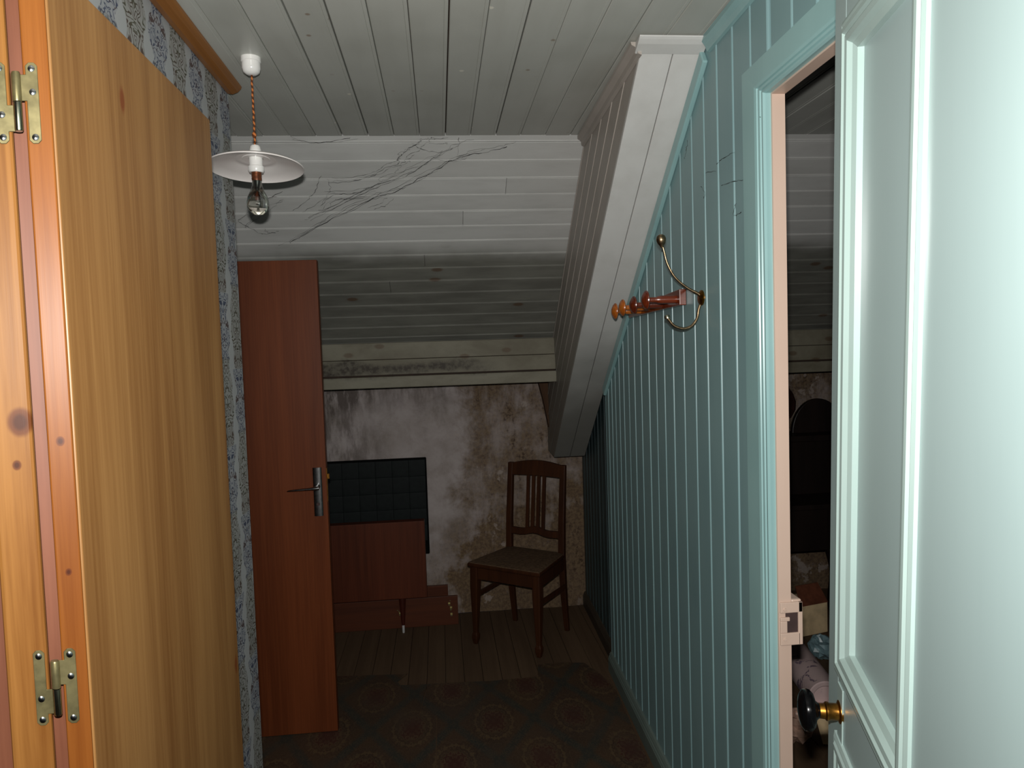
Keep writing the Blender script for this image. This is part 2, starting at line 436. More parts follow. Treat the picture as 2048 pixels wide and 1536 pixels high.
# ------------------------------------------------------------------ dimensions
CZ = 2.408                      # ceiling height
SL = 0.688                      # fall of the sloping ceiling per metre
SY = 2.80                       # where the slope starts
BY = 4.29                       # back wall
XL, XR = -1.30, 2.75            # outer ends of the shell
def RX(s): return 0.7005 + 0.025*s            # face of the turquoise wall
def WR(s, z, o): return (RX(s) - o, s, z)     # along wall, height, out into the passage
def zroof(s): return CZ if s < SY else CZ - SL*(s - SY)

# beaded tongue-and-groove section: (across, proud)
def tg(P, T=0.014):
    return [(0.0004, -T), (0.0004, -0.0030), (0.0016, 0.0), (P-0.0100, 0.0), (P-0.0092, -0.0030), (P-0.0082, -0.0030),
            (P-0.0070, 0.0006), (P-0.0050, 0.0018), (P-0.0030, 0.0006), (P-0.0018, -0.0030), (P-0.0010, -0.0038), (P-0.0004, -0.0040), (P-0.0004, -T)]
def vg(P, g, T=0.014):          # plain boards with a shrinkage gap
    return [(g, -T), (g, -0.002), (g+0.002, 0.0), (P-0.011, 0.0), (P-0.0102, -0.0012), (P-0.009, 0.0), (P-0.0012, 0.0), (P-0.0003, -0.002), (P-0.0003, -T)]

# ------------------------------------------------------------------ floor
floor = MB().box(XL, XR, -0.8, BY, -0.06, -0.022).build('floor', m_gap)
tag(floor, 'dark worn wooden plank floor under the torn linoleum', 'floor', kind='structure')
pw = 0.0905
base = MB().box(0.0008, pw-0.0012, -0.8, BY, -0.022, 0.0).build('plank', m_plank, floor, bevel=0.0012, seg=1)
x = -1.295; base.location.x = x; k = 1
while x + 2*pw < XR:
    x += pw
    if 0.62 < x < 0.74: pass
    o = base.copy(); COL.objects.link(o); o.location.x = x; o.location.z = random.uniform(-0.0015, 0.0); k += 1

# ------------------------------------------------------------------ ceiling
ceil = MB().box(XL, XR, -0.8, SY+0.02, CZ+0.0145, CZ+0.05).build('ceiling', m_gap)
tag(ceil, 'flat ceiling of dusty grey-white painted boards', 'ceiling', kind='structure')
cp = 0.0962
def flat_board(P, gap, y0, y1):
    mb = MB()
    prof = vg(P, gap)
    mb.loft([[(a, y0, CZ - d) for a, d in prof], [(a, y1, CZ - d) for a, d in prof]])
    return mb
bm_a = flat_board(cp, 0.0012, -0.8, SY).build('ceiling_board', m_ceil, ceil)
bm_b = flat_board(cp, 0.0034, -0.8, SY).build('ceiling_board', m_ceil, ceil)
x0 = -0.333 - 10*cp
n = int((XR - x0)/cp)
for i in range(n):
    src = bm_b if i in (10, 11, 14, 16, 19, 26) else bm_a
    X0 = x0 + i*cp
    o = src.copy(); COL.objects.link(o); o.location.x = X0; o.location.z = random.uniform(-0.0008, 0.0012)
bpy.data.objects.remove(bm_a); bpy.data.objects.remove(bm_b)

# ------------------------------------------------------------------ sloping ceiling
ca, sa = 1/math.hypot(1, SL), SL/math.hypot(1, SL)
def slope_pt(x, l, d):           # along x, down the slope, proud into the room
    return (x, SY + ca*l - sa*d, CZ - sa*l - ca*d)
slope = MB().add([slope_pt(x, l, d) for d in (-0.05, -0.0145) for x, l in ((XL, -0.01), (XR, -0.01), (XR, 1.36), (XL, 1.36))],
                 [(0,1,2,3), (7,6,5,4), (0,4,5,1), (1,5,6,2), (2,6,7,3), (3,7,4,0)]).build('ceiling_slope', m_gap)
tag(slope, 'sloping ceiling of horizontal painted boards, darker lower down', 'ceiling', kind='structure')
LP = 0.0912
joints = {3: 0.300, 5: 0.123, 8: -0.052, 10: -0.224}
rows = [(-0.002, 0.033)] + [(0.033 + LP*i, LP) for i in range(14)] + [(0.033 + LP*14, 0.05)]
for r, (l0, P) in enumerate(rows):
    prof = tg(P)
    xe = RX(SY + ca*l0) - 0.178 + 0.004
    segs = [(XL, xe)]
    if r in joints: segs = [(XL, joints[r]-0.0008), (joints[r]+0.0008, xe)]
    segs.append((RX(SY + ca*l0) + 0.030, XR))
    for a, b in segs:
        jit = random.uniform(-0.0008, 0.0008)
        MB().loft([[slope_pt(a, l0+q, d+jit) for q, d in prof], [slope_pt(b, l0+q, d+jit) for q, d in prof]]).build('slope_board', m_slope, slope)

# boxed wall plate under the slope
for nm, xa, xb, lab in (('trim_1', XL, RX(3.85)-0.176, 'boxed wall plate of stained boards under the sloping ceiling above the plaster'),
                        ('trim_2', RX(3.85)+0.032, XR, 'boxed wall plate seen through the doorway of the next room')):
    core = MB().box(xa, xb, 3.885, BY-0.001, 1.412, 1.64).build(nm, m_gap)
    tag(core, lab, 'trim', kind='structure')
    MB().add([(xx, yy, zz) for xx in (xa, xb) for yy, zz in ((3.872, 1.638), (3.860, 1.552), (3.884, 1.550), (3.884, 1.640))],
             [(0,1,2,3),(7,6,5,4),(0,4,5,1),(1,5,6,2),(2,6,7,3),(3,7,4,0)]).build('plank', m_plate, core, bevel=0.001, seg=1)
    MB().add([(xx, yy, zz) for xx in (xa, xb) for yy, zz in ((3.858, 1.549), (3.846, 1.470), (3.884, 1.468), (3.884, 1.549))],
             [(0,1,2,3),(7,6,5,4),(0,4,5,1),(1,5,6,2),(2,6,7,3),(3,7,4,0)]).build('plank', m_plate, core, bevel=0.001, seg=1)
    MB().box(xa, xb, 3.826, 3.884, 1.402, 1.461).build('plank', m_plate, core, bevel=0.002, seg=1)

# ------------------------------------------------------------------ back wall (uneven plaster)
nx, nz = 120, 50
vs = []; fs = []
for j in range(nz+1):
    for i in range(nx+1):
        xx = XL + (XR-XL)*i/nx; zz = 1.66*j/nz
        dy = 0.004*math.sin(xx*7+zz*3) + 0.003*math.sin(xx*17-zz*11) + random.uniform(-0.0012, 0.0012)
        vs.append((xx, BY + dy, zz))
for j in range(nz):
    for i in range(nx):
        a = j*(nx+1)+i; fs.append((a, a+1, a+nx+2, a+nx+1))
m0 = len(vs)
vs += [(XL, BY+0.1, 0), (XR, BY+0.1, 0), (XR, BY+0.1, 1.66), (XL, BY+0.1, 1.66)]
fs += [(m0, m0+3, m0+2, m0+1)]
wb = MB().add(vs, fs).build('wall_back', m_plaster, smooth=True)
tag(wb, 'damp-stained mouldy plaster back wall behind the chair', 'wall', kind='structure')

# outer shell, out of view
wo = MB().box(XL-0.08, XL, -0.8, BY, 0, CZ).build('wall_far_left', m_plaster); tag(wo, 'plaster side wall of the alcove behind the brown door', 'wall', kind='structure')
wo = MB().box(XR, XR+0.08, -0.8, BY, 0, CZ).build('wall_next_room', m_plaster); tag(wo, 'plaster side wall of the room beyond the doorway', 'wall', kind='structure')

# ------------------------------------------------------------------ left wall with wallpaper
LX = -0.612
wl = MB().prism([(1.62, 0.0), (2.325, 0.0), (2.325, CZ+0.012), (0.60, CZ+0.012), (0.60, 2.30), (1.05, 2.30), (1.05, 2.105), (1.62, 2.105)], lambda a, b, d: (d, a, b), XL, LX)
wl = wl.build('wall_left', m_paper, bevel=0.006)
tag(wl, 'partition wall papered in blue and brown damask wallpaper', 'wall', kind='structure')
cor = MB()
prof = [(0, 0), (0.0, -0.014), (0.006, -0.020), (0.020, -0.022), (0.036, -0.016), (0.046, -0.006), (0.048, 0.0)]
cor.loft([[(LX + a, y, CZ + b - 0.001) for a, b in prof] for y in (0.60, 2.29)])
t3 = cor.build('trim_3', m_trimw); tag(t3, 'brown varnished cornice strip between wallpaper and ceiling', 'trim', kind='structure')

# ------------------------------------------------------------------ turquoise wall
OP0, OP1, OPZ = 0.76, 1.526, 2.127       # door opening along the wall and its head
T = 0.014
core = MB()
def roofpoly(s0, s1, z0):
    p = [(s0, z0), (s1, z0), (s1, zroof(s1)-0.008)]
    if s0 < SY < s1: p.append((SY, CZ-0.008))
    p.append((s0, zroof(s0)-0.008)); return p
for s0, s1, z0 in ((-0.8, OP0-0.018, 0.0), (OP0-0.018, OP1+0.018, OPZ+0.0182), (OP1+0.0182, 3.392, 0.0)):
    core.prism(roofpoly(s0, s1, z0), WR, -0.0270, -0.0142)
wr = core.build('wall_right', m_turq); tag(wr, 'turquoise painted wall of vertical beaded boards', 'wall', kind='structure')
lines = [1.638, 1.747, 1.854, 1.957, 2.063, 2.173, 2.284, 2.386, 2.488, 2.588, 2.700, 2.805, 2.905, 3.000, 3.085, 3.168, 3.245, 3.320, 3.392]
low = [1.638]
while low[0] > -0.75: low.insert(0, low[0]-0.1045)
allb = low[:-1] + lines
def wall_board(s0, s1, z0, o=0.0, mat=m_turq, par=None, name='wall_board'):
    P = s1 - s0; jit = random.uniform(-0.0006, 0.0006)
    ring0 = []; ring1 = []
    for a, d in [(P-q, dd) for q, dd in tg(P)]:
        s = s0 + a
        ring0.append(WR(s, z0, o+d+jit)); ring1.append(WR(s, zroof(s)-0.006, o+d+jit))
    MB().loft([ring0, ring1]).build(name, mat, par)
for a, b in zip(allb[:-1], allb[1:]):
    z0 = 0.004
    if b > OP0 + 0.001 and a < OP1 - 0.03: z0 = OPZ + 0.0185
    if z0 < 1 and a < OP1 + 0.0185 < b: a = OP1 + 0.0185
    if b - a > 0.03: wall_board(a, b, z0, 0, m_turq, wr)
# recessed older section beyond the step
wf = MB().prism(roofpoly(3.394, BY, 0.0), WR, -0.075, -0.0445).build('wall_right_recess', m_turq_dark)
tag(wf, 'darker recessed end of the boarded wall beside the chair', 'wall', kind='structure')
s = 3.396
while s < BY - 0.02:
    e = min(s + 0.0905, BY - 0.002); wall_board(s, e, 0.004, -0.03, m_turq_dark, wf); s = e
# exposed end strip of the turquoise boards
MB().prism([(3.3925, 0.0), (3.3960, 0.0), (3.3960, zroof(3.39)-0.01), (3.3925, zroof(3.39)-0.01)], WR, -0.0275, 0.001).build('end_strip', m_turq, wr)

# skirting boards
bprof = [(0, 0.0), (0.020, 0.0), (0.020, 0.062), (0.017, 0.067), (0.018, 0.072), (0.013, 0.078), (0.014, 0.083), (0.008, 0.092), (0, 0.095)]
b1 = MB().loft([[WR(s, z, o) for o, z in bprof] for s in (1.70, 3.39)]).build('baseboard_right', m_base)
tag(b1, 'worn grey-turquoise moulded skirting board along the boarded wall', 'baseboard', kind='structure')
b2 = MB().loft([[WR(s, z*0.92, o-0.032) for o, z in bprof] for s in (3.397, BY-0.003)]).build('baseboard_far', m_base_old)
tag(b2, 'dark worn skirting board at the far end by the chair', 'baseboard', kind='structure')

# ceiling strip and raking strip on the turquoise wall
t4 = MB().loft([[WR(s, CZ - 0.002 - b, a) for a, b in ((0, 0), (0.022, 0), (0.022, 0.012), (0.013, 0.024), (0.008, 0.038), (0, 0.04))] for s in (-0.8, 1.905)]).build('trim_4', m_turq_trim)
tag(t4, 'turquoise moulding strip where the boarded wall meets the ceiling', 'trim', kind='structure')
F0 = 1.909                        # front face of the boxed rafter meets the ceiling here
rd = (ca, -sa); rn = (sa, ca)     # along the rake, and perpendicular to it (up and back)
def rake(l, p): return (F0 + rd[0]*l + rn[0]*p, CZ + rd[1]*l + rn[1]*p)
def strip(p0, p1, l0=-1.0, l1=4.0): return [rake(l0, p0), rake(l1, p0), rake(l1, p1), rake(l0, p1)]
pol = clip(strip(-0.046, -0.002, 0.04, 1.80), 0, 1, CZ-0.004)
t5 = MB().prism(pol, WR, 0.0, 0.016).build('trim_5', m_turq_trim, bevel=0.004)
tag(t5, 'turquoise raking strip along the boxed rafter on the boarded wall', 'trim', kind='structure')

# ------------------------------------------------------------------ boxed rafter
BW = 0.178; BZ = 0.965
def rclip(p): return clip(clip(clip(p, 0, 1, CZ-0.003), 0, -1, -BZ), 1, 0, BY-0.004)
bx = MB().prism(rclip(strip(0.016, 0.505)), WR, 0.002, BW-0.016).build('boxed_rafter', m_gap)
tag(bx, 'white boarded box around a sloping rafter beside the turquoise wall', 'rafter', kind='structure')
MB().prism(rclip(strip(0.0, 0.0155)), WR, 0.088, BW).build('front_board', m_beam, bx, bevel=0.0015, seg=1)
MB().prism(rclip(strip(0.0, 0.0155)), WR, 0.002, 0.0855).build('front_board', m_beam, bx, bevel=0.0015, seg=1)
for k in range(5):
    mb = MB().prism(rclip(strip(0.0165 + 0.098*k, 0.112 + 0.098*k)), WR, BW-0.0155, BW-0.002)
    mb.prism(rclip(strip(0.1030 + 0.098*k, 0.1095 + 0.098*k)), WR, BW-0.003, BW+0.0005)
    mb.build('side_board', m_beamside, bx)
# cap moulding at the top of the front face, cornice along the side
capp = [(F0+0.03, CZ-0.003), (F0-0.018, CZ-0.003), (F0-0.018, CZ-0.006), (F0-0.010, CZ-0.011), (F0+0.004, CZ-0.018), (F0+0.040, CZ-0.030)]
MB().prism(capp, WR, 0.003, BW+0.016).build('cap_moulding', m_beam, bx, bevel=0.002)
MB().loft([[WR(s, CZ-0.002-b, BW-0.001+a) for a, b in ((0, 0), (0.030, 0), (0.028, 0.008), (0.012, 0.016), (0.010, 0.030), (0, 0.034))] for s in (F0+0.03, SY+0.03)]).build('side_cornice', m_beamside, bx)
MB().prism([(0.570, 1.403), (0.645, 1.403), (0.668, 1.02), (0.650, 1.00), (0.600, 1.28)], lambda a, b, d: (a, d, b), 4.21, 4.27).build('raw_timber', m_raw, bx)

# ------------------------------------------------------------------ doorway in the turquoise wall
fr = MB()
fr.prism([(OP1, 0.0), (OP1+0.018, 0.0), (OP1+0.018, OPZ+0.018), (OP0-0.018, OPZ+0.018), (OP0-0.018, 0.0), (OP0, 0.0), (OP0, OPZ), (OP1, OPZ)], WR, -0.0275, 0.002)
fr = fr.build('trim_6', m_pink); tag(fr, 'pink-cream painted door lining with turquoise casing', 'door frame', kind='structure')
# casing section: (outwards from the opening, proud)
cprof = [(0.006, 0.0), (0.006, 0.014), (0.010, 0.019), (0.016, 0.019), (0.019, 0.015), (0.022, 0.0205), (0.029, 0.0215), (0.033, 0.016),
         (0.036, 0.022), (0.045, 0.0235), (0.051, 0.017), (0.055, 0.0145), (0.136, 0.013), (0.138, 0.011), (0.138, 0.0)]
HH = 0.66                        # head casing a little narrower than the sides
MB().loft([[WR(OP1+a, 0.0, d) for a, d in cprof], [WR(OP1+a, OPZ+a*HH, d) for a, d in cprof]]).build('casing', m_turq_trim, fr)
MB().loft([[WR(OP1+a, OPZ+a*HH, d) for a, d in cprof], [WR(OP0-a, OPZ+a*HH, d) for a, d in cprof]]).build('casing', m_turq_trim, fr)
MB().loft([[WR(OP0-a, 0.0, d) for a, d in cprof], [WR(OP0-a, OPZ+a*HH, d) for a, d in cprof]]).build('casing', m_turq_trim, fr)
# painted-over box keeper on the far jamb
kx = RX(OP1); kz0, kz1 = 0.908, 1.006
kp = MB()
kp.box(kx+0.000, kx+0.052, OP1-0.006, OP1-0.0005, kz1-0.024, kz1)          # top bar
kp.box(kx+0.000, kx+0.046, OP1-0.006, OP1-0.0005, kz0, kz0+0.028)          # bottom bar
kp.box(kx+0.000, kx+0.016, OP1-0.006, OP1-0.0005, kz0+0.028, kz0+0.055)
kp.box(kx+0.000, kx+0.022, OP1-0.006, OP1-0.0005, kz0+0.055, kz1-0.034)
kp.box(kx+0.042, kx+0.052, OP1-0.006, OP1-0.0005, kz0, kz1)                # outer lip
kp = kp.build('keeper', m_pink, fr, bevel=0.0015)
MB().box(kx+0.0285, kx+0.053, OP1+0.0005, OP1+0.05, kz0+0.002, kz1+0.004).build('keeper_box', m_pink, fr, bevel=0.004)
MB().box(kx+0.014, kx+0.043, OP1-0.002, OP1+0.0004, kz0+0.02, kz1-0.02).build('keeper_recess', m_hole, fr)
for zz in (kz0+0.014, kz1-0.016):
    MB().lathe([(0.0, 0.0), (0.0042, 0.0), (0.0038, 0.0018), (0.0, 0.0022)], (kx+0.010, OP1-0.006, zz), (0, -1, 0), 12).build('screw', m_pink, fr, True)

# ------------------------------------------------------------------ turquoise panelled door, near right
a17 = math.radians(17); th = math.radians(4.5)
tv = Vector((-math.sin(a17)*math.cos(th), -math.cos(a17)*math.cos(th), -math.sin(th)))
nv = Vector((-math.cos(a17), math.sin(a17), 0))
uv = tv.cross(nv); uv = uv if uv.z > 0 else -uv
d1 = empty('door_1'); Mx = Matrix.Identity(4)
nn = uv.cross(tv)
sgn = 1 if nn.dot(nv) > 0 else -1
for i in range(3):
    Mx[i][0] = tv[i]; Mx[i][1] = nv[i]; Mx[i][2] = uv[i]; Mx[i][3] = (0.577, 1.014, 1.58)[i]
# axes may be left-handed; use explicit points instead of a matrix
d1.location = (0.577, 1.014, 0.02)
tag(d1, 'pale turquoise panelled door standing open at the right', 'door', kind='structure')
O1 = Vector((0.577, 1.014, 1.58)); L1 = Vector(d1.location)
def LF(t, n_, u): return tuple(O1 + tv*t + nv*n_ + uv*u - L1)
def lbox(mb, t0, t1, n0, n1, u0, u1):
    return mb.add([LF(t, n_, u) for u in (u0, u1) for t, n_ in ((t0, n0), (t1, n0), (t1, n1), (t0, n1))],
                  [(3,2,1,0),(4,5,6,7),(0,1,5,4),(1,2,6,5),(2,3,7,6),(3,0,4,7)])
WD = 0.86; U0, U1 = -1.46, 0.60
PT0, PT1 = 0.060, 0.364           # panel opening between the stiles
UPB, UPT = -0.468, 0.436
LOT, LOB = -0.572, -1.30
lbox(MB(), 0, PT0, -0.034, 0, U0, U1).build('stile', m_leaf, d1, bevel=0.002)
lbox(MB(), PT1, WD, -0.034, 0, U0, U1).build('stile', m_leaf, d1, bevel=0.002)
lbox(MB(), PT0, PT1, -0.034, 0, UPT, U1).build('rail', m_leaf, d1, bevel=0.002)
lbox(MB(), PT0, PT1, -0.034, 0, LOT, UPB).build('rail', m_leaf, d1, bevel=0.002)
lbox(MB(), PT0, PT1, -0.034, 0, U0, LOB).build('rail', m_leaf, d1, bevel=0.002)
mprof = [(-0.003, 0.0), (-0.003, 0.004), (0.003, 0.0065), (0.007, 0.0055), (0.010, 0.0085), (0.016, 0.009), (0.019, 0.0055), (0.022, 0.007), (0.029, 0.006), (0.034, 0.0), (0.042, -0.004), (0.042, -0.012), (0.0, -0.012)]
for (b0, b1_) in ((UPB, UPT), (LOB, LOT)):
    lbox(MB(), PT0+0.004, PT1-0.004, -0.028, -0.012, b0+0.004, b1_-0.004).build('panel', m_leaf, d1)
    c = [(PT0, b0), (PT1, b0), (PT1, b1_), (PT0, b1_)]; ins = [(1, 1), (-1, 1), (-1, -1), (1, -1)]
    for i in range(4):
        j = (i+1) % 4
        MB().loft([[LF(c[q][0]+ins[q][0]*a, d, c[q][1]+ins[q][1]*a) for a, d in mprof] for q in (i, j)]).build('moulding', m_leafmould, d1)
# knob
kb = LF(0.078, 0.0, -0.527)
ax = nv
rose = MB().lathe([(0.0, 0), (0.017, 0), (0.0165, 0.003), (0.012, 0.005), (0.012, 0.016), (0.0135, 0.018), (0.0135, 0.021), (0.011, 0.023), (0.0105, 0.030), (0.0, 0.030)], kb, ax, 24).build('knob_neck', m_brass, d1, True)
kn = MB().lathe([(0.0, 0.026), (0.0095, 0.026), (0.0105, 0.031), (0.014, 0.035), (0.024, 0.038), (0.0285, 0.042), (0.0300, 0.047), (0.0285, 0.052), (0.022, 0.0565), (0.011, 0.059), (0.0, 0.0595)], kb, ax, 32)
kn.build('knob', m_black, d1, True)
lbox(MB(), 0.066, 0.094, 0.0, 0.0025, -0.575, -0.485).build('knob_plate', m_leafmould, d1, bevel=0.002)

# ------------------------------------------------------------------ brown flush door
d2 = empty('door_2', (-0.845, 3.02, 0.0)); tag(d2, 'brown veneered flush door with lever handle standing open', 'door', kind='structure')
MB().box(-0.365, 0.361, 0.0, 0.038, 0.006, 1.976).build('leaf', m_mahog, d2, bevel=0.0015)
hp = MB()
hx = 0.325                         # escutcheon axis
pr = []
for i in range(13):
    a = math.pi*i/12; pr.append((hx - 0.0185*math.cos(a), -0.0012 - 0.009*math.sin(a)**0.6))
hp.loft([[(x_, y_, z_) for x_, y_ in pr + [(hx+0.0185, 0.0), (hx-0.0185, 0.0)]] for z_ in (0.925, 1.126)])
hp.build('back_plate', m_steel, d2, True)
MB().lathe([(0.0, 0), (0.0115, 0), (0.0105, 0.012), (0.009, 0.034), (0.0, 0.036)], (hx, -0.009, 1.048), (0, -1, 0), 20).build('spindle', m_steel, d2, True)
lev = MB(); rings = []
for i, (q, ry, rz) in enumerate([(0.012, 0.008, 0.0075), (0.0, 0.0095, 0.0085), (-0.02, 0.008, 0.0058), (-0.05, 0.0075, 0.0050), (-0.085, 0.007, 0.0042), (-0.108, 0.006, 0.0030), (-0.116, 0.003, 0.0014)]):
    rings.append([(hx+q, -0.045 + ry*math.cos(2*math.pi*k/14), 1.048 - 0.0012*i + rz*math.sin(2*math.pi*k/14)) for k in range(14)])
lev.loft(rings).build('lever', m_steel, d2, True)
MB().lathe([(0.0, 0), (0.007, 0), (0.0065, 0.002), (0.0, 0.0022)], (hx, -0.0102, 0.975), (0, -1, 0), 16).build('keyhole', m_hole, d2, True)
lt = MB().box(0.361, 0.3625, 0.006, 0.032, 0.98, 1.12).box(0.3625, 0.371, 0.012, 0.026, 1.075, 1.095).build('latch', m_brass, d2)

# ------------------------------------------------------------------ wardrobe, left foreground
WX, WY, WT = -0.46, 0.948, 2.093
TC = 0.445                         # the front stands canted to the plywood side
wd = empty('wardrobe', (WX, WY, 0.0)); tag(wd, 'tall pine and plywood wardrobe with flag hinges at the left', 'wardrobe')
def gbox(x0, x1, y0, y1, z0, z1): return MB().box(x0-WX, x1-WX, y0-WY, y1-WY, z0, z1)
CN = Vector((TC, -1.0, 0.0)).normalized()
def canted(mb):
    # (x, depth, z) measured on a square front -> the canted front
    out = []
    for x_, y_, z_ in mb.v:
        k = (x_ + WX)/WY
        X_ = k*(WY - TC*WX)/(1 - k*TC); Y_ = WY - TC*(WX - X_)
        q = Vector((X_, Y_, 1.6 + (z_ - 1.6)*Y_/WY)) - CN*y_
        out.append((q.x - WX, q.y - WY, max(z_, 0.0) if z_ < 0.2 else q.z))
    mb.v = out; return mb
gbox(WX-0.016, WX-0.0005, WY+0.0065, 1.592, 0.0, WT).build('side_panel', m_ply, wd, bevel=0.002)
canted(gbox(WX-0.0305, WX, WY, WY+0.0055, 0.0, WT+0.12)).build('front_batten', m_pine_o, wd, bevel=0.002)
canted(gbox(WX-0.052, WX-0.020, WY+0.024, WY+0.060, 0.0, WT)).build('inner_post', m_recess, wd)
gbox(-0.94, WX-0.017, 1.575, 1.590, 0.0, WT).build('back_panel', m_ply, wd)
gbox(-0.94, WX-0.062, WY+0.075, 1.574, WT-0.016, WT).build('top_panel', m_ply, wd)
gbox(-0.956, -0.942, 0.80, 1.592, 0.0, WT).build('side_panel', m_ply, wd, bevel=0.002)
dpost = empty('door', (0, 0, 0)); dpost.parent = wd
canted(gbox(WX-0.0975, WX-0.0465, WY, WY+0.022, 0.03, WT+0.08)).build('door_stile', m_pine, dpost, bevel=0.004)
canted(gbox(-1.240, -1.190, WY, WY+0.022, 0.03, WT+0.08)).build('door_stile', m_pine, dpost, bevel=0.004)
canted(gbox(-1.190, WX-0.098, WY+0.008, WY+0.014, 0.09, WT+0.02)).build('door_panel', m_recess, dpost)
canted(gbox(-1.190, WX-0.098, WY, WY+0.022, 0.03, 0.09)).build('door_rail', m_pine, dpost, bevel=0.003)
canted(gbox(-1.190, WX-0.098, WY, WY+0.022, WT+0.02, WT+0.08)).build('door_rail', m_pine, dpost, bevel=0.003)
# flag hinges: barrel over the gap, one plate on the batten and one on the door stile
def hinge(zc):
    kx = -0.4985
    hg = empty('hinge', (0, 0, 0)); hg.parent = wd
    def f3(x_, z_, d): return (x_-WX, -d, z_)
    c = 0.004
    r = [(-0.4875+c, zc-0.0485), (-0.4735-c, zc-0.0485), (-0.4735, zc-0.0485+c), (-0.4735, zc+0.0485-c), (-0.4735-c, zc+0.0485), (-0.4875+c, zc+0.0485), (-0.4875, zc+0.0485-c),
         (-0.4875, zc+0.0340), (kx, zc+0.0340), (kx, zc+0.0025), (-0.4875, zc+0.0025), (-0.4875, zc-0.0485+c)]
    l = [(-0.5245+c, zc-0.0485), (-0.5105-c, zc-0.0485), (-0.5105, zc-0.0485+c), (-0.5105, zc-0.0340), (kx, zc-0.0340), (kx, zc-0.0025), (-0.5105, zc-0.0025), (-0.5105, zc+0.0485-c),
         (-0.5105-c, zc+0.0485), (-0.5245+c, zc+0.0485), (-0.5245, zc+0.0485-c), (-0.5245, zc-0.0485+c)]
    canted(MB().prism(r, f3, 0.0003, 0.0022)).build('hinge_plate', m_zinc, hg, bevel=0.0005, seg=1)
    canted(MB().prism(l, f3, 0.0003, 0.0022)).build('hinge_plate', m_zinc, hg, bevel=0.0005, seg=1)
    canted(MB().lathe([(0.0, 0.0005), (0.0052, 0.0005), (0.0056, 0.002), (0.0056, 0.033), (0.0048, 0.0355), (0.0, 0.036)], (kx-WX, -0.0056, zc), (0, 0, 1), 18)).build('hinge_barrel', m_zinc, hg, True)
    canted(MB().lathe([(0.0, 0.0), (0.0044, 0.0003), (0.0052, 0.002), (0.0052, 0.0345), (0.0, 0.0345)], (kx-WX, -0.0056, zc-0.035), (0, 0, 1), 18)).build('hinge_barrel', m_zincb, hg, True)
    for x_, z_ in ((-0.4805, 0.041), (-0.4805, 0.013), (-0.4805, -0.041), (-0.5175, 0.041), (-0.5175, -0.014), (-0.5175, -0.041)):
        canted(MB().lathe([(0.0, 0.0), (0.0042, 0.0), (0.0040, 0.0008), (0.0026, 0.0015), (0.0, 0.0017)], (x_-WX, -0.0021, zc+z_), (0, -1, 0), 14)).build('screw', m_screw, hg, True)
hinge(1.6+0.3135); hinge(1.6-0.4125)

# ------------------------------------------------------------------ linoleum sheets
def sheet(poly, lab):
    o = MB().prism(poly, lambda a, b, d: (a, b, d), 0.0002, 0.0028).build('linoleum_sheet', m_lino)
    tag(o, lab, 'linoleum', 'torn linoleum sheets on the plank floor'); return o
sheet([(-0.44, -0.7), (-0.074, -0.7), (-0.076, 1.5), (-0.072, 3.08), (-0.150, 3.10), (-0.115, 3.39), (-0.246, 3.40), (-0.260, 3.44), (-0.215, 3.515), (-0.57, 3.548), (-0.9, 3.57), (-1.28, 3.58), (-1.28, 2.34), (-0.60, 2.34), (-0.60, 1.63), (-0.44, 1.60)],
      'worn ornamental linoleum sheet on the floor under the brown door')
sheet([(-0.070, -0.7), (0.68, -0.7), (0.725, 2.0), (0.735, 2.6), (0.752, 3.2), (0.715, 3.36), (0.70, 3.40), (0.665, 3.49), (0.55, 3.512), (0.432, 3.51), (0.415, 3.378), (0.2, 3.372), (-0.010, 3.386), (-0.112, 3.39), (-0.146, 3.103), (-0.069, 3.08)],
      'torn ornamental linoleum sheet running along the turquoise wall')

